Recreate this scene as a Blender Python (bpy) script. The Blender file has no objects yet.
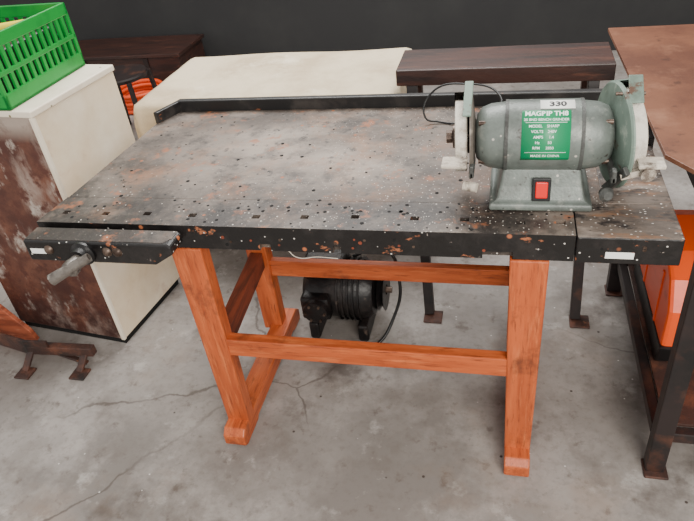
import bpy, bmesh, math, random
from mathutils import Matrix, Vector
random.seed(4)
SC=bpy.context.scene
COL=bpy.context.collection
# ---------------------------------------------------------------- camera
P=Vector((1.2289,-1.2562,1.6533));f=637.6264
yw,pt,rl=0.2914,0.6144,0.1333
F=Vector((-math.sin(yw)*math.cos(pt),math.cos(yw)*math.cos(pt),-math.sin(pt)))
R0=Vector((math.cos(yw),math.sin(yw),0));D0=F.cross(R0)
R=math.cos(rl)*R0+math.sin(rl)*D0;Dn=-math.sin(rl)*R0+math.cos(rl)*D0
cam=bpy.data.objects.new('camera',bpy.data.cameras.new('camera'));COL.objects.link(cam)
cam.data.sensor_width=36;cam.data.lens=f/694*36;cam.data.clip_start=.02
cam.matrix_world=Matrix(((R[0],-Dn[0],-F[0],P[0]),(R[1],-Dn[1],-F[1],P[1]),(R[2],-Dn[2],-F[2],P[2]),(0,0,0,1)))
SC.camera=cam

# ---------------------------------------------------------------- materials
def srgb(r,g,b):
    def c(v):
        v/=255
        return v/12.92 if v<=.04045 else ((v+.055)/1.055)**2.4
    return (c(r),c(g),c(b),1)
def mat(name,base,layers=(),rough=.6,metal=0,bump=.0,bscale=60,stretch=(1,1,1),spec=.5,coat=0):
    m=bpy.data.materials.new(name);m.use_nodes=True
    nt=m.node_tree;N=nt.nodes;L=nt.links
    b=N['Principled BSDF'];b.inputs['Roughness'].default_value=rough;b.inputs['Metallic'].default_value=metal
    b.inputs['Specular IOR Level'].default_value=spec
    if coat:b.inputs['Coat Weight'].default_value=coat;b.inputs['Coat Roughness'].default_value=.25
    tc=N.new('ShaderNodeTexCoord')
    sep=N.new('ShaderNodeSeparateXYZ');L.new(tc.outputs['Object'],sep.inputs[0])
    cur=None
    def mr(inp,a,c):
        n=N.new('ShaderNodeMapRange');n.clamp=True
        n.inputs['From Min'].default_value=a;n.inputs['From Max'].default_value=c
        L.new(inp,n.inputs['Value']);return n.outputs['Result']
    def mul(a,c):
        n=N.new('ShaderNodeMath');n.operation='MULTIPLY'
        L.new(a,n.inputs[0])
        if isinstance(c,(int,float)):n.inputs[1].default_value=c
        else:L.new(c,n.inputs[1])
        return n.outputs[0]
    for i,l in enumerate(layers):
        kind,colr,scale,lo,hi=l[:5]
        st=l[5] if len(l)>5 and l[5] else stretch
        ax=l[6] if len(l)>6 else []
        amt=l[7] if len(l)>7 else 1
        mp=N.new('ShaderNodeMapping');L.new(tc.outputs['Object'],mp.inputs[0])
        mp.inputs['Scale'].default_value=st;mp.inputs['Location'].default_value=(i*3.7,i*1.3,i*2.1)
        if kind=='n':
            t=N.new('ShaderNodeTexNoise');t.inputs['Scale'].default_value=scale;t.inputs['Detail'].default_value=10;t.inputs['Roughness'].default_value=.66
            L.new(mp.outputs[0],t.inputs['Vector']);fac=mr(t.outputs[0],lo,hi)
        elif kind=='s':
            t=N.new('ShaderNodeTexVoronoi');t.inputs['Scale'].default_value=scale
            L.new(mp.outputs[0],t.inputs['Vector'])
            a=mr(t.outputs['Distance'],lo,lo*.6)
            s2=N.new('ShaderNodeSeparateColor');L.new(t.outputs['Color'],s2.inputs[0])
            c=mr(s2.outputs[0],hi,hi-.02);fac=mul(a,c)
        elif kind=='c':
            nz=N.new('ShaderNodeTexNoise');nz.inputs['Scale'].default_value=6;nz.inputs['Detail'].default_value=5
            L.new(mp.outputs[0],nz.inputs['Vector'])
            ad=N.new('ShaderNodeVectorMath');ad.operation='MULTIPLY_ADD'
            L.new(nz.outputs[1],ad.inputs[0]);ad.inputs[1].default_value=(.1,.1,.1);L.new(mp.outputs[0],ad.inputs[2])
            t=N.new('ShaderNodeTexVoronoi');t.feature='DISTANCE_TO_EDGE';t.inputs['Scale'].default_value=scale
            L.new(ad.outputs[0],t.inputs['Vector']);fac=mr(t.outputs['Distance'],lo,hi)
            g=N.new('ShaderNodeTexNoise');g.inputs['Scale'].default_value=1.3;L.new(mp.outputs[0],g.inputs['Vector'])
            fac=mul(fac,mr(g.outputs[0],.47,.56))
        for (axis,a,c) in ax:
            fac=mul(fac,mr(sep.outputs['XYZ'.index(axis)],a,c))
        if amt!=1:fac=mul(fac,amt)
        mx=N.new('ShaderNodeMix');mx.data_type='RGBA'
        L.new(fac,mx.inputs['Factor'])
        if cur is None:mx.inputs[6].default_value=srgb(*base)
        else:L.new(cur,mx.inputs[6])
        mx.inputs[7].default_value=srgb(*colr);cur=mx.outputs[2]
    if cur is None:b.inputs['Base Color'].default_value=srgb(*base)
    else:L.new(cur,b.inputs['Base Color'])
    if bump:
        mp=N.new('ShaderNodeMapping');L.new(tc.outputs['Object'],mp.inputs[0]);mp.inputs['Scale'].default_value=stretch
        t=N.new('ShaderNodeTexNoise');t.inputs['Scale'].default_value=bscale;t.inputs['Detail'].default_value=6
        L.new(mp.outputs[0],t.inputs['Vector'])
        bp=N.new('ShaderNodeBump');bp.inputs['Strength'].default_value=bump;bp.inputs['Distance'].default_value=.01
        L.new(t.outputs[0],bp.inputs['Height']);L.new(bp.outputs[0],b.inputs['Normal'])
    return m
def pine(n,st):
    return mat(n,(190,92,46),[('n',(158,70,32),6,.42,.64,st),('n',(206,112,64),16,.52,.70,st),('n',(116,52,28),26,.55,.69,st),
        ('n',(74,40,28),4,.58,.70,(1,1,1)),('n',(100,50,32),9,.56,.70,(1,1,1),[],.8),('s',(56,26,16),8,.1,.22,(1,1,1))],rough=.42,bump=.06,bscale=40,stretch=st)
M_pz=pine('stained_pine_z',(5,5,.5));M_px=pine('stained_pine_x',(.5,5,5));M_py=pine('stained_pine_y',(5,.5,5))
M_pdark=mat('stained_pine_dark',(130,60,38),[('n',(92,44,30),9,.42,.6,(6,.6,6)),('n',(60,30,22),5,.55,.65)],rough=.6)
TOPL=[('n',(98,87,79),4,.40,.6),('n',(140,128,118),2.6,.48,.66,(.8,1.6,1)),('n',(134,98,74),6,.50,.66,None,[],.85),
      ('n',(158,146,135),2.1,.46,.64,(.8,1.4,1),[('X',.1,.4),('X',1.15,.8),('Y',.18,.28)],.7),
      ('n',(62,55,51),8,.52,.66,None,[],.8),('n',(66,58,53),2.2,.46,.64,None,[('X',.75,1.1)],.8),('n',(36,32,31),24,.57,.66,None,[],.75),
      ('n',(40,35,33),7,.34,.56,None,[('Y',.22,.10)],.92),
      ('n',(40,35,33),7,.38,.58,None,[('X',.24,.0)],.9),
      ('n',(46,40,37),7,.36,.58,None,[('Y',.56,.74)],.85),
      ('n',(152,92,58),15,.58,.67,None,[],.75),
      ('s',(206,198,188),85,.22,.15,(1,1,1),[('Y',.45,.05)]),
      ('s',(220,214,204),170,.3,.15,(1,1,1),[('X',.3,1.25)]),
      ('s',(20,18,17),38,.18,.3),('s',(18,16,15),24,.15,.28,(1,1,1),[('Y',.24,.14)]),('s',(154,92,58),26,.18,.09),
      ('n',(140,128,118),80,.58,.72,None,[],.45)]
M_top=mat('worn_grey_bench_paint',(116,105,96),TOPL,rough=.5,bump=.14,bscale=45,spec=.4)
M_end=mat('worn_grey_end_board',(112,100,91),[('n',(72,63,57),5,.4,.6,(.8,2,1)),('n',(130,94,68),12,.54,.66,(.7,2,1)),('n',(44,38,36),14,.52,.62),('n',(146,134,124),9,.56,.7),
      ('s',(210,204,196),110,.3,.2),('s',(24,20,19),40,.18,.25)],rough=.55,bump=.15,bscale=50,stretch=(.9,1.8,1))
M_blk=mat('chipped_black_paint',(17,15,15),[('n',(44,40,39),9,.5,.7),('s',(166,98,64),34,.26,.18,(1,1,1)),('n',(156,94,62),24,.635,.67,(.6,1,1)),('n',(150,140,132),30,.66,.69),('s',(200,196,190),90,.25,.1)],rough=.36,bump=.2,bscale=50)
M_lip=mat('black_lip_paint',(20,19,20),[('n',(52,48,46),9,.5,.66),('n',(160,92,54),18,.63,.68,(.4,1,1))],rough=.45)
M_hole=mat('hole_dark',(7,6,6),rough=.9)
M_floor=mat('concrete_floor',(150,144,139),[('n',(126,120,115),1.6,.40,.60),('n',(166,160,155),2.6,.50,.66),('n',(108,99,92),5,.53,.68,None,[],.7),
      ('n',(78,68,62),2.7,.59,.69,None,[],.75),('n',(182,177,172),9,.6,.7,None,[],.7),('n',(90,77,69),16,.58,.68,None,[],.65),('n',(146,122,102),1.2,.54,.68,None,[],.45),
      ('n',(114,105,99),40,.5,.7,None,[],.5),('n',(72,63,58),1.1,.60,.70,None,[],.5),
      ('c',(84,74,68),.62,.003,.0008,None,[],.75),('s',(216,212,208),30,.1,.12),('s',(68,58,53),18,.1,.14)],rough=.6,bump=.08,bscale=30)
M_cab_r=mat('cream_cabinet_paint',(230,210,180),[('n',(212,190,158),2.2,.45,.65),('n',(188,152,116),4,.6,.72),('n',(170,112,76),5,.58,.68,None,[('Z',.4,.0)]),
      ('s',(120,74,46),16,.12,.18),('n',(240,228,208),1.5,.5,.7)],rough=.4,bump=.05,bscale=20)
M_cab_f=mat('peeling_cabinet_paint',(112,70,54),[('n',(76,42,34),5,.42,.58),('n',(158,140,130),3.2,.49,.62,(1.6,1,.7)),('n',(184,172,162),8,.56,.65,(1.4,1,.8)),
      ('n',(84,46,36),20,.51,.61),('n',(176,162,150),5,.42,.56,None,[('Z',.88,.94)],.8),('n',(56,32,28),5,.40,.56,None,[('Z',.5,.1)])],rough=.5,bump=.3,bscale=24)
M_cab_t=mat('cabinet_top',(236,224,204),[('n',(206,188,164),3,.5,.7),('s',(110,100,60),20,.12,.15)],rough=.5)
M_green=mat('green_plastic',(10,140,54),[('n',(6,110,42),6,.5,.7)],rough=.3)
M_yel=mat('yellow_plastic',(226,206,50),rough=.4)
M_cloth=mat('cream_cloth',(212,196,168),[('n',(186,168,140),3,.45,.65),('n',(222,208,184),5,.55,.7)],rough=.9,bump=.2,bscale=200)
M_rust=mat('rusty_steel',(62,40,34),[('n',(100,60,44),9,.48,.62),('n',(32,26,25),5,.5,.64),('n',(126,80,54),30,.62,.68)],rough=.6,bump=.25,bscale=80)
M_dboard=mat('dark_stained_board',(62,38,32),[('n',(40,28,26),6,.45,.62,(.5,4,4)),('n',(90,56,44),10,.56,.68,(.5,4,4))],rough=.45,bump=.1)
M_dsteel=mat('dark_steel',(38,29,28),[('n',(78,48,36),8,.52,.66),('n',(20,18,19),5,.5,.64)],rough=.5,metal=.1)
M_plate=mat('rust_brown_sheet',(118,76,56),[('n',(94,58,44),3,.42,.6),('n',(140,98,76),5,.54,.7),('n',(66,42,34),14,.60,.68,None,[],.7),('s',(60,40,34),14,.1,.15)],rough=.42,bump=.06)
M_grey=mat('grinder_grey',(108,116,111),[('n',(88,94,90),9,.46,.62),('n',(130,134,128),22,.56,.66),('n',(60,56,52),30,.62,.68),('s',(190,186,176),60,.22,.14),('n',(76,76,72),6,.55,.7,None,[],.6)],rough=.4,bump=.08,bscale=160,metal=.1)
M_greyd=mat('grinder_grey_dark',(78,80,78),[('n',(52,52,50),12,.46,.62),('n',(112,108,102),26,.58,.68)],rough=.5,metal=.15,bump=.15,bscale=160)
M_gl=mat('guard_brown_grey',(100,93,85),[('n',(66,57,51),12,.46,.62),('n',(144,134,120),22,.58,.68)],rough=.5,metal=.15,bump=.15,bscale=160)
M_guard=mat('guard_green_grey',(114,132,121),[('n',(84,98,88),7,.46,.62),('n',(156,168,154),14,.58,.66),('n',(84,60,46),18,.59,.66)],rough=.5,metal=.1)
M_wheel=mat('abrasive_wheel',(218,212,200),[('n',(176,168,156),20,.46,.62),('n',(136,116,98),9,.6,.7)],rough=.9,bump=.3,bscale=300)
M_dust=mat('dusty_iron',(190,180,166),[('n',(104,92,82),16,.5,.6),('n',(220,212,198),24,.54,.64)],rough=.8,bump=.3,bscale=120)
M_bolt=mat('bolt_steel',(96,80,70),[('n',(60,46,38),30,.5,.6)],rough=.4,metal=.5)
M_label=mat('green_label',(6,132,84),rough=.4)
M_white=mat('white_paper',(240,240,236),rough=.6)
M_ink=mat('ink',(20,20,24),rough=.6)
M_wt=mat('label_white_ink',(225,240,232),rough=.5)
M_red=mat('red_switch',(226,24,14),rough=.3)
M_plastic=mat('black_plastic',(15,15,16),[('n',(32,32,32),20,.5,.7)],rough=.4)
M_oil=mat('oily_black_iron',(17,15,16),[('n',(44,37,35),10,.5,.66),('n',(82,70,62),30,.62,.7)],rough=.4,metal=.2,bump=.2)
M_iron=mat('cast_iron_grey',(108,102,96),[('n',(70,63,59),16,.45,.6),('n',(142,136,128),30,.58,.66)],rough=.4,metal=.3)
M_orange=mat('orange_plastic',(236,84,24),[('n',(206,62,16),8,.55,.7)],rough=.35)
M_redhose=mat('orange_hose',(230,78,22),rough=.5)
M_wall=mat('charcoal_wall',(44,44,45),[('n',(50,50,50),2,.45,.65)],rough=.9)
M_plank=mat('red_brown_plank',(176,92,62),[('n',(134,66,44),8,.45,.6,(1,1,5)),('n',(196,126,96),12,.58,.66,(1,1,5))],rough=.6)

# ---------------------------------------------------------------- geometry helpers
def empty(n):
    o=bpy.data.objects.new(n,None);COL.objects.link(o);o.empty_display_size=.05;return o
def obj(n,bm,m,par=None,smooth=False,bev=0,seg=2):
    me=bpy.data.meshes.new(n);bmesh.ops.recalc_face_normals(bm,faces=bm.faces);bm.to_mesh(me);bm.free()
    o=bpy.data.objects.new(n,me);COL.objects.link(o);me.materials.append(m)
    if smooth:
        for p in me.polygons:p.use_smooth=True
    if bev:
        md=o.modifiers.new('b','BEVEL');md.width=bev;md.segments=seg;md.limit_method='ANGLE';md.angle_limit=.7
    if par:o.parent=par
    return o
def box(n,x0,x1,y0,y1,z0,z1,m,par=None,bev=.003,M=None):
    bm=bmesh.new();bmesh.ops.create_cube(bm,size=1)
    for v in bm.verts:
        v.co=Vector(((x0+x1)/2+v.co.x*(x1-x0),(y0+y1)/2+v.co.y*(y1-y0),(z0+z1)/2+v.co.z*(z1-z0)))
        if M:v.co=M@v.co
    return obj(n,bm,m,par,bev=bev)
def prism(n,pts,axis,a,b,m,par=None,bev=.003):
    bm=bmesh.new()
    def mk(p,t):
        return {'z':(p[0],p[1],t),'y':(p[0],t,p[1]),'x':(t,p[0],p[1])}[axis]
    A=[bm.verts.new(mk(p,a)) for p in pts];B=[bm.verts.new(mk(p,b)) for p in pts]
    bm.faces.new(A);bm.faces.new(B[::-1])
    for i in range(len(pts)):
        j=(i+1)%len(pts);bm.faces.new((A[i],B[i],B[j],A[j]))
    return obj(n,bm,m,par,bev=bev)
def beam(n,p0,p1,w,h,m,par=None,bev=.002,up=(0,0,1)):
    p0=Vector(p0);p1=Vector(p1);d=(p1-p0).normalized();s=d.cross(Vector(up)).normalized();u=s.cross(d)
    bm=bmesh.new();vs=[]
    for p in (p0,p1):
        vs.append([bm.verts.new(p+s*(a*w/2)+u*(b*h/2)) for a,b in ((-1,-1),(1,-1),(1,1),(-1,1))])
    bm.faces.new(vs[0]);bm.faces.new(vs[1][::-1])
    for i in range(4):
        j=(i+1)%4;bm.faces.new((vs[0][i],vs[1][i],vs[1][j],vs[0][j]))
    return obj(n,bm,m,par,bev=bev)
def lathe(n,prof,o,d,m,par=None,seg=48,ang=(0,2*math.pi),smooth=True,up=(0,0,1),bev=0):
    o=Vector(o);d=Vector(d).normalized();u=Vector(up)
    if abs(u.dot(d))>.9:u=Vector((0,1,0))
    s=d.cross(u).normalized();u=s.cross(d)
    full=abs(ang[1]-ang[0]-2*math.pi)<1e-4
    bm=bmesh.new();rings=[]
    K=seg if full else seg+1
    for k in range(K):
        a=ang[0]+(ang[1]-ang[0])*k/seg
        q=s*math.cos(a)+u*math.sin(a)
        rings.append([bm.verts.new(o+d*t+q*max(r,1e-4)) for t,r in prof])
    for k in range(seg):
        A=rings[k];B=rings[(k+1)%K]
        for i in range(len(prof)-1):
            bm.faces.new((A[i],B[i],B[i+1],A[i+1]))
    ob=obj(n,bm,m,par,smooth=smooth,bev=bev)
    if smooth:
        md=ob.modifiers.new('es','EDGE_SPLIT');md.split_angle=math.radians(35)
    return ob
def cyl(n,p0,p1,r,m,par=None,r2=None,seg=24,hole=0):
    p0=Vector(p0);p1=Vector(p1);L=(p1-p0).length;r2=r if r2 is None else r2
    pr=[(0,hole),(0,r),(L,r2),(L,hole*r2/r if hole else 0)]
    if hole:pr.append((0,hole))
    if not hole:pr=[(0,0),(0,r),(L,r2),(L,0)]
    return lathe(n,pr,p0,p1-p0,m,par,seg=seg)
def tube(n,pts,r,m,par=None,cyc=False):
    c=bpy.data.curves.new(n,'CURVE');c.dimensions='3D';c.bevel_depth=r;c.bevel_resolution=4;c.resolution_u=10
    s=c.splines.new('BEZIER');s.bezier_points.add(len(pts)-1)
    for b,p in zip(s.bezier_points,pts):
        b.co=p;b.handle_left_type=b.handle_right_type='AUTO'
    s.use_cyclic_u=cyc
    o=bpy.data.objects.new(n,c);COL.objects.link(o);c.materials.append(m)
    if par:o.parent=par
    return o
def hexa(n,c,d,r,h,m,par=None):
    return lathe(n,[(0,0),(0,r),(h,r),(h,0)],c,d,m,par,seg=6,smooth=False,bev=.001)

# ---------------------------------------------------------------- room
box('floor',-7,5,-3,3.7,-.1,0,M_floor,bev=0)
box('wall_back',-7,5,3.7,3.85,0,3.2,M_wall,bev=0)

# ---------------------------------------------------------------- workbench
H=.82
WB=empty('workbench')
prism('top_board',[(-.003,.135),(1.61,.135),(1.61,.75),(.035,.75)],'z',.765,H,M_top,WB,bev=.003)
fp=prism('front_plank',[(-.018,0),(1.39,0),(1.39,.1335),(-.004,.1335)],'z',.750,H+.0005,M_top,WB,bev=0)
fp.data.materials.append(M_blk)
for p in fp.data.polygons:
    if abs(p.normal.z)<.5:p.material_index=1
cb=bmesh.new()
for x in (.045,.17,.295,.43,.61,.74,.87,1.02,1.14,1.27,1.36):
    y=.055+random.uniform(-.006,.006)
    r=bmesh.ops.create_cube(cb,size=1)
    for v in r['verts']:v.co=Vector((x+v.co.x*.021,y+v.co.y*.017,.82+v.co.z*.05))
for x,w in ((.64,.03),(.83,.02),(1.22,.07)):
    r=bmesh.ops.create_cube(cb,size=1)
    for v in r['verts']:v.co=Vector((x+v.co.x*w,v.co.y*.03,.755+v.co.z*.03))
cut=obj('dog_hole_cutter',cb,M_hole)
md=fp.modifiers.new('holes','BOOLEAN');md.object=cut;md.operation='DIFFERENCE';md.solver='EXACT'
bpy.context.view_layer.update()
dg=bpy.context.evaluated_depsgraph_get();nm=bpy.data.meshes.new_from_object(fp.evaluated_get(dg))
fp.modifiers.clear();fp.data=nm
bpy.data.objects.remove(cut)
eb=box('end_board',1.392,1.612,-.008,.14,.752,H+.003,M_end,WB,bev=.004)
eb.data.materials.append(M_blk)
for p in eb.data.polygons:
    if abs(p.normal.z)<.5:p.material_index=1
box('end_board_rear',1.46,1.612,.142,.72,H-.01,H+.002,M_end,WB,bev=.002)
for i in range(120):
    x=random.uniform(.06,1.38);y=random.choice([random.uniform(.01,.13),random.uniform(.01,.16),random.uniform(.14,.7)])
    if y<.17 and abs(y-.055)<.02:y+=.04
    cyl('nail_hole',(x,y,H-.002),(x,y,H+.0011),random.uniform(.002,.0056),M_hole,WB,seg=10)
for i in range(20):
    x=random.uniform(.5,1.58);z=random.uniform(.765,.805)
    cyl('front_nail_hole',(x,.002,z),(x,-.0011 if x<1.39 else -.0088,z),random.uniform(.003,.005),random.choice([M_hole,M_pdark,M_bolt]),WB,seg=10)
box('lip_back',.07,1.6,.75,.775,.755,.860,M_lip,WB,bev=.004)
prism('lip_return',[(.022,.655),(.04,.65),(.085,.765),(.07,.775)],'z',.79,.858,M_lip,WB)
box('lip_right',1.60,1.618,.45,.775,.79,.845,M_lip,WB)
box('apron_rear',.2,1.5,.60,.64,.69,.765,M_pdark,WB)
for k,x in enumerate((.413,1.295)):
    xr=x-.028 if k==0 else x
    prism('leg_front_%d'%k,[(x-.047,.748),(x+.043,.748),(x+.036,.05),(x-.036,.05)],'y',-.004,.045,M_pz,WB,bev=.004)
    prism('leg_rear_%d'%k,[(xr-.042,.765),(xr+.036,.765),(xr+.038,.05),(xr-.036,.05)],'y',.46,.515,M_pz,WB,bev=.004)
    prism('foot_%d'%k,[(-.06,.012),(-.045,0),(.06,0),(.07,.012),(.5,.012),(.51,0),(.58,0),(.59,.012),(.59,.045),(.56,.07),(-.04,.07),(-.06,.05)],'x',x-.036,x+.036,M_py,WB,bev=.004)
    prism('side_rail_%d'%k,[(x-.022,.045),(x+.022,.045),(xr+.022,.46),(xr-.022,.46)],'z',.345,.41,M_pdark,WB)
    box('bearer_%d'%k,x-.03,x+.03,.046,.60,.70,.749,M_pdark,WB)
box('stretcher_front',.445,1.262,.0,.035,.358,.421,M_px,WB)
box('stretcher_rear',.42,1.262,.47,.50,.300,.365,M_px,WB)
# face vise
prism('vise_jaw',[(-.012,.748),(.365,.748),(.422,.783),(.422,.806),(.412,.812),(-.012,.812)],'y',-.08,-.012,M_blk,WB,bev=.005)
prism('vise_jaw_top',[(-.008,-.074),(.398,-.072),(.414,-.05),(.414,-.016),(-.008,-.016)],'z',.80,.8135,M_top,WB,bev=.001)
lathe('vise_boss',[(0,.034),(.008,.034),(.014,.026),(.03,.024),(.03,0)],(.165,-.08,.78),(0,-1,0),M_oil,WB)
lathe('vise_hub',[(0,.014),(.03,.017),(.045,.022),(.06,.022),(.066,.016),(.066,0)],(.165,-.09,.782),(-.05,-1,-.15),M_iron,WB)
cyl('vise_handle',(.215,-.125,.80),(.12,-.175,.76),.012,M_iron,WB,r2=.016,hole=.009)
for x in (.06,.235,.265):
    lathe('carriage_bolt',[(0,.014),(.004,.012),(.009,.006),(.01,0)],(x,-.08,.785),(0,-1,0),M_bolt,WB)
box('sticker_left',.003,.048,-.0808,-.0798,.772,.788,M_white,WB,bev=0)
box('sticker_right',1.455,1.515,-.0092,-.0082,.768,.785,M_white,WB,bev=0)
tube('hanging_string',[(.70,.002,.75),(.72,-.003,.735),(.78,-.003,.738),(.83,-.003,.735)],.0012,M_dust,WB)

# ---------------------------------------------------------------- bench grinder
G=empty('bench_grinder')
gx,gy,gz=1.313,.195,.974
bm=bmesh.new()
rows=[(.8235,.118,.1),(.84,.118,.1),(.844,.102,.085),(.875,.094,.07),(.915,.088,.055)]
prev=None
for z,hx,hy in rows:
    cur=[bm.verts.new((gx+sx*hx,gy+sy*hy,z)) for sx,sy in ((-1,-1),(1,-1),(1,1),(-1,1))]
    if prev:
        for i in range(4):
            j=(i+1)%4;bm.faces.new((prev[i],prev[j],cur[j],cur[i]))
    else:bm.faces.new(cur[::-1])
    prev=cur
bm.faces.new(prev)
obj('pedestal',bm,M_grey,G,bev=.006,seg=3)
lathe('motor_body',[(-.155,0),(-.155,.03),(-.152,.052),(-.14,.068),(-.12,.076),(-.085,.080),(-.083,.0835),(.083,.0835),(.085,.080),(.12,.076),(.14,.068),(.152,.052),(.155,.03),(.155,0)],(gx,gy,gz),(1,0,0),M_grey,G,seg=64)
for s in (-1,1):
    lathe('bell_band',[(0,.0845),(.008,.0845),(.008,.07),(0,.07),(0,.0845)],(gx+s*.083-(.004),gy,gz),(1,0,0),M_greyd,G,seg=64)
    for a in (40,130,220,310):
        cyl('bell_screw',(gx+s*.13,gy+math.cos(math.radians(a))*.066,gz+math.sin(math.radians(a))*.066),(gx+s*.146,gy+math.cos(math.radians(a))*.066,gz+math.sin(math.radians(a))*.066),.006,M_bolt,G,seg=12)
def wrap(n,x0,x1,a0,a1,r,m,th=.0008):
    bm=bmesh.new();K=16
    rr=[[bm.verts.new((x,gy-math.cos(a0+(a1-a0)*k/K)*r,gz+math.sin(a0+(a1-a0)*k/K)*r)) for x in (x0,x1)] for k in range(K+1)]
    for k in range(K):bm.faces.new((rr[k][0],rr[k][1],rr[k+1][1],rr[k+1][0]))
    o=obj(n,bm,m,G,smooth=True);md=o.modifiers.new('s','SOLIDIFY');md.thickness=th;md.offset=0
wrap('label_plate',gx-.050,gx+.056,-.28,1.15,.0842,M_label)
wrap('auction_sticker',gx-.01,gx+.065,1.2,1.62,.0846,M_white)
def wtext(s,xc,a,size,m,bold=0):
    c=bpy.data.curves.new('t','FONT');c.body=s;c.size=size;c.align_x='CENTER';c.offset=bold
    o=bpy.data.objects.new('t',c);COL.objects.link(o);bpy.context.view_layer.update()
    me=bpy.data.meshes.new_from_object(o.evaluated_get(bpy.context.evaluated_depsgraph_get()))
    bpy.data.objects.remove(o)
    for v in me.vertices:
        ang=a+v.co.y/.084;r=.0852
        v.co=Vector((xc+v.co.x,gy-math.cos(ang)*r,gz+math.sin(ang)*r))
    me.materials.clear();me.materials.append(m)
    q=bpy.data.objects.new('label_text',me);COL.objects.link(q);q.parent=G
wtext('MAGRIP TH8',gx+.003,.97,.0165,M_wt,.0006)
wtext('25 BND BENCH GRINDER',gx+.003,.82,.0085,M_wt,.0002)
for i,s in enumerate(('MODEL    SHARP','VOLTS    240V','AMPS     1.4','Hz       50','RPM     2850')):
    wtext(s,gx-.002,.64-.145*i,.0088,M_wt,.00015)
wtext('MADE IN CHINA',gx+.003,-.17,.0085,M_wt,.0002)
wtext('330',gx+.028,1.30,.025,M_ink,.0012)
wrap('label_rule',gx-.042,gx+.048,.765,.778,.0850,M_wt);wrap('label_rule_b',gx-.042,gx+.048,-.04,-.03,.0850,M_wt)
Ms=Matrix.Translation((gx+.002,gy-.081,.873))@Matrix.Rotation(-.22,4,'X')
box('switch_bezel',-.021,.021,-.004,.006,-.028,.028,M_plastic,G,bev=.002,M=Ms)
box('switch_rocker',-.014,.014,-.009,-.002,-.02,.02,M_red,G,bev=.003,M=Ms)
def wheel(s,r,rg,x,gm,tilt):
    X=gx+s*x
    d=Vector((s,tilt,0)).normalized()
    cyl('shaft_%s'%s,(gx+s*.15,gy,gz),Vector((X,gy,gz))+d*.05,.009,M_bolt,G)
    O=(X,gy,gz)
    lathe('abrasive_wheel_%s'%s,[(0,.02),(0,r-.002),(.002,r),(.026,r),(.028,r-.002),(.028,.02)],O,d,M_wheel,G,seg=64)
    lathe('flange_%s'%s,[(.026,.03),(.034,.028),(.036,.012),(.036,0)],O,d,M_bolt,G)
    hexa('shaft_nut_%s'%s,Vector(O)+d*.036,d,.016,.014,M_bolt,G)
    lathe('guard_disc_%s'%s,[(-.014,.025),(-.02,.04),(-.013,rg-.004),(-.009,rg),(-.005,rg),(-.009,.04),(-.009,.025),(-.014,.025)],O,d,gm,G,seg=64)
    lathe('guard_boss_%s'%s,[(-.03,0),(-.03,.03),(-.015,.045),(-.015,0)],O,d,gm,G)
    a0,a1=(math.radians(-50),math.radians(75)) if s<0 else (math.radians(100),math.radians(230))
    lathe('guard_rim_%s'%s,[(-.009,rg-.004),(-.009,rg),(.03,rg),(.03,rg-.018),(.027,rg-.018),(.027,rg-.004),(-.009,rg-.004)],O,d,gm,G,seg=40,ang=(a0,a1))
    box('rest_arm_%s'%s,X-.006-s*.016,X+.006-s*.016,gy-r-.03,gy-.03,gz-.055,gz-.04,M_greyd,G)
    box('rest_bracket_%s'%s,X-.005-s*.016,X+.005-s*.016,gy-r-.03,gy-r-.01,gz-.055,gz-.024,M_greyd,G)
    return X
X=wheel(-1,.085,.104,.175,M_gl,-.06)
box('rest_plate_left',X-.05,X+.008,gy-.15,gy-.10,gz-.012,gz-.004,M_dust,G)
cyl('rest_screw_left',(X+.0,gy-.12,gz-.07),(X+.03,gy-.13,gz-.07),.011,M_dust,G)
X=wheel(1,.104,.122,.165,M_guard,.22)
box('rest_plate_right',X+.03,X+.085,gy-.135,gy-.09,gz-.02,gz-.01,M_dust,G)
lathe('adjusting_knob',[(0,.014),(.016,.016),(.018,0)],(X+.05,gy-.115,gz-.035),(.2,-1,0),M_dust,G)
beam('rest_link',(X,gy-.11,gz-.05),(X+.05,gy-.11,gz-.035),.014,.014,M_dust,G)
lathe('rest_knuckle',[(0,.01),(.02,.017),(.03,.01),(.03,0)],(X-.03,gy-.10,gz-.095),(.3,-1,.2),M_greyd,G)
beam('rest_strut',(X-.02,gy-.06,gz-.11),(X+.01,gy-.12,gz-.03),.012,.02,M_greyd,G)
beam('eye_shield_right',(X+.02,gy-.06,gz+.10),(X+.02,gy-.0,gz+.14),.03,.004,M_guard,G)
cyl('shield_rod_right',(X-.02,gy-.03,gz+.11),(X+.04,gy-.03,gz+.11),.004,M_bolt,G)
beam('eye_shield_left',(gx-.172,gy-.07,gz+.08),(gx-.172,gy+.03,gz+.125),.02,.004,M_guard,G)
tube('power_cord',[(gx-.05,gy+.07,.90),(gx-.12,gy+.16,.93),(gx-.10,gy+.28,.955),(gx-.2,gy+.42,.945),(gx-.31,gy+.45,.91),(gx-.33,gy+.42,.84),(gx-.29,gy+.42,.826),(gx-.22,gy+.40,.826)],.003,M_plastic,G)

# ---------------------------------------------------------------- painted cabinet (left)
CB=empty('painted_cabinet')
Mc=Matrix.Translation((-.215,.36,0))@Matrix.Rotation(math.radians(-7),4,'Z')
cw=.54
body=box('carcass',-cw,0,0,.42,.03,.97,M_cab_r,CB,bev=.004,M=Mc)
body.data.materials.append(M_cab_f)
for p in body.data.polygons:
    if p.normal.y<-.7:p.material_index=1
box('plinth',-cw+.01,-.01,.01,.41,0,.03,M_hole,CB,bev=0,M=Mc)
box('top_slab',-cw-.005,.006,-.006,.425,.97,.992,M_cab_t,CB,bev=.004,M=Mc)
box('corner_trim',-.012,.004,-.005,.01,.03,.97,M_cab_t,CB,bev=.003,M=Mc)
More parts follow.
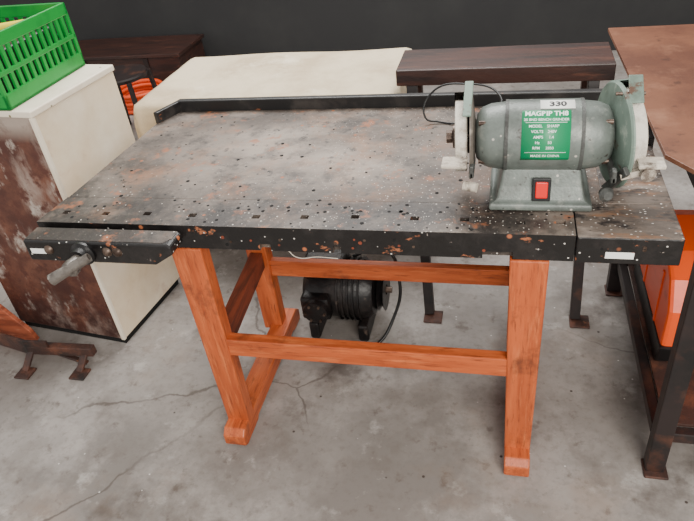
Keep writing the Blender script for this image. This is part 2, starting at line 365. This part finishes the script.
# ---------------------------------------------------------------- crate
CR=empty('green_crate')
Mk=Matrix.Translation((-.285,.365,.993))@Matrix.Rotation(math.radians(-2),4,'Z')
W,Dp,Hh=.40,.42,.22
box('crate_base',-W,0,0,Dp,0,.012,M_green,CR,M=Mk)
for z0,z1 in ((0,.05),(.10,.115),(.18,.22)):
    box('rail_r',-.012,0,0,Dp,z0,z1,M_green,CR,M=Mk);box('rail_l',-W,-W+.012,0,Dp,z0,z1,M_green,CR,M=Mk)
    box('rail_f',-W,0,0,.012,z0,z1,M_green,CR,M=Mk);box('rail_b',-W,0,Dp-.012,Dp,z0,z1,M_green,CR,M=Mk)
for i in range(14):
    y=i*(Dp-.014)/13
    box('slat_r',-.011,-.001,y,y+.014,.04,.19,M_green,CR,bev=.001,M=Mk);box('slat_l',-W+.001,-W+.011,y,y+.014,.04,.19,M_green,CR,bev=.001,M=Mk)
for i in range(11):
    x=-W+i*(W-.014)/10
    box('slat_f',x,x+.014,.001,.011,.04,.19,M_green,CR,bev=.001,M=Mk);box('slat_b',x,x+.014,Dp-.011,Dp-.001,.04,.19,M_green,CR,bev=.001,M=Mk)
box('contents_black',-W+.03,-.03,.03,Dp-.05,.012,.16,M_plastic,CR,bev=.01,M=Mk)
cyl('yellow_handle',Mk@Vector((-.30,.2,.18)),Mk@Vector((-.05,.34,.18)),.016,M_yel,CR)

# ---------------------------------------------------------------- cloth covered table
CT=empty('cloth_covered_table')
bm=bmesh.new();x0,x1,y0,y1=-.27,.80,1.0,1.6;zt=.75
nx,ny=60,40
def cloth(u,v):
    x=u;y=v;z=zt
    dx=max(x0-u,0,u-x1);dy=max(y0-v,0,v-y1)
    if dx>0:x=x0 if u<x0 else x1
    if dy>0:y=y0 if v<y0 else y1
    dd=max(dx,dy);z=zt-dd
    w=.012*min(dd/.1,1)
    if dy>=dx and dy>0:y+=(-1 if v<y0 else 1)*(.006+w*(1+math.sin(u*38)))
    if dx>0 and dx>=dy:x+=(-1 if u<x0 else 1)*(.006+w*(1+math.sin(v*34)))
    z+=.003*math.sin(u*9+v*4)
    return (x,y,z)
ov=.28
g=[[bm.verts.new(cloth(x0-ov+(x1-x0+2*ov)*i/nx,y0-ov+(y1-y0+2*ov)*j/ny)) for j in range(ny+1)] for i in range(nx+1)]
for i in range(nx):
    for j in range(ny):bm.faces.new((g[i][j],g[i+1][j],g[i+1][j+1],g[i][j+1]))
o=obj('tablecloth',bm,M_cloth,CT,smooth=True);md=o.modifiers.new('s','SOLIDIFY');md.thickness=.003
box('table_top',x0+.01,x1-.01,y0+.01,y1-.01,.715,.742,M_plank,CT)
for x in (x0+.05,x1-.05):
    for y in (y0+.06,y1-.06):box('table_leg',x-.02,x+.02,y-.02,y+.02,0,.716,M_dsteel,CT)

# ---------------------------------------------------------------- dark bench behind
SB=empty('steel_framed_bench')
box('bench_top',.855,1.56,.87,1.08,.865,.905,M_dboard,SB)
box('fascia',.855,1.56,.86,.875,.850,.905,M_dboard,SB)
for (bx,by,tx,ty) in ((.965,.64,.905,.865),(1.505,.66,1.50,.865)):
    beam('leg_angle',(bx,by+.015,.006),(tx,ty+.02,.85),.035,.035,M_dsteel,SB,up=(0,1,0))
    box('foot_plate',bx-.02,bx+.05,by-.04,by+.03,0,.008,M_rust,SB)
for bx in (.90,1.50):
    beam('rear_leg',(bx,1.18,.0),(bx,1.05,.86),.035,.035,M_dsteel,SB,up=(0,1,0))

# ---------------------------------------------------------------- right rusty sheet table
RT=empty('rusty_sheet_table')
prism('sheet_top',[(1.60,.24),(1.70,.08),(1.9,.02),(2.6,.0),(2.6,1.25),(1.575,1.25)],'z',.888,.90,M_plate,RT,bev=.001)
for (x,y) in ((1.68,.03),(1.66,.86),(2.5,.05),(2.5,1.15)):
    zt=.82 if y==.03 else .888
    box('leg',x-.025,x+.025,y-.02,y+.02,0,zt,M_dsteel,RT)
    box('foot',x-.03,x+.035,y-.04,y+.025,0,.008,M_rust,RT)
beam('leg_gusset',(1.68,.04,.80),(1.72,.16,.886),.03,.02,M_dsteel,RT)
box('rail_left',1.655,1.685,.05,.84,.13,.165,M_dsteel,RT);box('rail_front',1.70,2.48,.02,.05,.13,.165,M_dsteel,RT)
box('rail_rear',1.68,2.48,.84,.87,.13,.165,M_dsteel,RT);box('rail_right',2.49,2.52,.05,1.15,.13,.165,M_dsteel,RT)
box('shelf',1.685,2.49,.05,.86,.165,.175,M_rust,RT,bev=.001)
box('top_rail_left',1.66,1.69,.14,1.1,.84,.888,M_dsteel,RT)

# ---------------------------------------------------------------- orange tool case
OC=empty('orange_tool_case')
prism('case_shell',[(.30,.20),(.72,.20),(.76,.24),(.76,.40),(.70,.47),(.62,.50),(.42,.50),(.33,.46),(.28,.38),(.28,.23)],'x',1.70,2.05,M_orange,OC,bev=.012)
prism('case_base',[(.29,.176),(.74,.176),(.765,.25),(.27,.25)],'x',1.695,2.06,M_plastic,OC,bev=.006)
tube('case_handle',[(1.9,.38,.49),(1.9,.40,.54),(1.9,.52,.56),(1.9,.64,.54),(1.9,.66,.49)],.014,M_plastic,OC)
for y in (.40,.60):box('rib',1.696,1.702,y-.008,y+.008,.25,.44,M_orange,OC,bev=.002)

# ---------------------------------------------------------------- motor under bench
EM=empty('electric_motor')
mx,my,mz=.645,.59,.165
lathe('motor_casing',[(-.14,0),(-.14,.07),(-.13,.095),(-.10,.112),(.10,.112),(.13,.095),(.14,.07),(.14,0)],(mx,my,mz),(1,0,0),M_oil,EM)
for i in range(5):
    lathe('fin',[(0,.09),(0,.122),(.006,.122),(.006,.09)],(mx+.0+i*.02,my,mz),(1,0,0),M_oil,EM,seg=36)
box('motor_foot_a',mx-.12,mx-.08,my-.12,my+.1,.0,.08,M_oil,EM,bev=.01);box('motor_foot_b',mx+.07,mx+.11,my-.12,my+.1,.0,.08,M_oil,EM,bev=.01)
box('terminal_box',mx-.12,mx+.03,my-.08,my+.06,mz+.09,mz+.17,M_oil,EM,bev=.012)
box('side_box',mx-.13,mx-.02,my-.14,my-.06,mz-.05,mz+.05,M_oil,EM,bev=.012)
lathe('pulley',[(0,.02),(0,.08),(.012,.06),(.024,.08),(.024,.02)],(mx+.145,my,mz),(1,0,0),M_oil,EM)
cyl('motor_shaft',(mx+.12,my,mz),(mx+.19,my,mz),.012,M_bolt,EM)
lathe('front_cover',[(0,.05),(.02,.045),(.024,.0)],(mx-.07,my-.14,mz+.0),(0,-1,0),M_oil,EM)
for k in range(6):cyl('cover_bolt',(mx-.07+.036*math.cos(k*1.047),my-.155,mz+.036*math.sin(k*1.047)),(mx-.07+.036*math.cos(k*1.047),my-.168,mz+.036*math.sin(k*1.047)),.005,M_bolt,EM,seg=8)
tube('motor_cable',[(mx+.05,my+.02,.30),(mx+.17,my+.02,.34),(mx+.225,my-.02,.22),(mx+.2,my-.06,.08),(mx+.14,my-.14,.008),(mx+.05,my-.18,.008),(mx+.0,my-.17,.01)],.006,M_plastic,EM)

# ---------------------------------------------------------------- rusty bracket on floor + board
RB=empty('rusty_steel_bracket')
prism('channel',[(-.85,.29),(-.56,.225),(-.28,.24),(-.28,.27),(-.56,.26),(-.85,.325)],'z',.045,.085,M_rust,RB)
prism('channel_web',[(-.85,.29),(-.56,.225),(-.46,.23),(-.46,.24),(-.56,.235),(-.85,.30)],'z',.085,.115,M_rust,RB,bev=.001)
for (x,y) in ((-.55,.235),(-.32,.255)):
    beam('bracket_leg',(x,y,.06),(x-.01,y-.06,.005),.03,.01,M_rust,RB)
    box('bracket_foot',x-.035,x+.03,y-.10,y-.04,0,.008,M_rust,RB)
beam('bracket_brace',(-.5,.25,.06),(-.32,.24,.01),.02,.008,M_rust,RB)
PB=empty('reddish_offcut_board')
prism('board',[(-1.3,.66),(-1.3,0),(-.625,.0),(-.64,.05),(-.82,.30)],'y',.345,.365,M_plank,PB)

# ---------------------------------------------------------------- background odds
HC=empty('orange_hose_coil')
for k in range(5):
    r=.17-.012*(k%2);zz=.02+.028*k
    tube('loop',[(-1.42+r*math.cos(a*math.pi/4),2.85+r*math.sin(a*math.pi/4),zz) for a in range(8)],.015,M_redhose,HC,cyc=True)
CH=empty('dark_wooden_chest')
box('chest_body',-2.3,-1.2,3.15,3.6,.04,.26,M_dboard,CH);box('chest_lid',-2.32,-1.18,3.13,3.62,.265,.29,M_dboard,CH)
box('chest_base',-2.28,-1.22,3.17,3.58,0,.04,M_hole,CH);box('chest_band',-1.5,-1.46,3.14,3.15,.05,.26,M_dsteel,CH);box('chest_band_b',-2.04,-2.0,3.14,3.15,.05,.26,M_dsteel,CH)
SF=empty('steel_stool')
for dx in (-.13,.13):
    for dy in (-.13,.13):beam('stool_leg',(-1.2+dx*1.2,2.35+dy*1.2,0),(-1.2+dx,2.35+dy,.40),.025,.025,M_dsteel,SF,up=(0,1,0))
lathe('stool_seat',[(0,0),(0,.17),(.02,.175),(.03,.17),(.03,0)],(-1.2,2.35,.395),(0,0,1),M_dsteel,SF)

# ---------------------------------------------------------------- light
w=bpy.data.worlds.new('workshop_ambient');SC.world=w;w.use_nodes=True
w.node_tree.nodes['Background'].inputs[0].default_value=(1,.975,.94,1);w.node_tree.nodes['Background'].inputs[1].default_value=1.0
def area(n,loc,tgt,sx,sy,e,c=(1,1,1)):
    l=bpy.data.lights.new(n,'AREA');l.shape='RECTANGLE';l.size=sx;l.size_y=sy;l.energy=e;l.color=c
    o=bpy.data.objects.new(n,l);COL.objects.link(o);o.location=loc
    o.rotation_euler=(Vector(tgt)-Vector(loc)).to_track_quat('-Z','Y').to_euler();return o
area('added_rear_light',(.3,2.2,3.4),(.7,.2,.5),2.4,1.6,190,(1,.98,.95))  # added area lamp high at the rear for bench-top sheen; no skylight known
area('added_front_light',(2.2,-2.4,2.4),(.7,.3,.4),1.6,1.6,135,(1,.95,.87))  # added area lamp at front right for contrast; no doorway known there
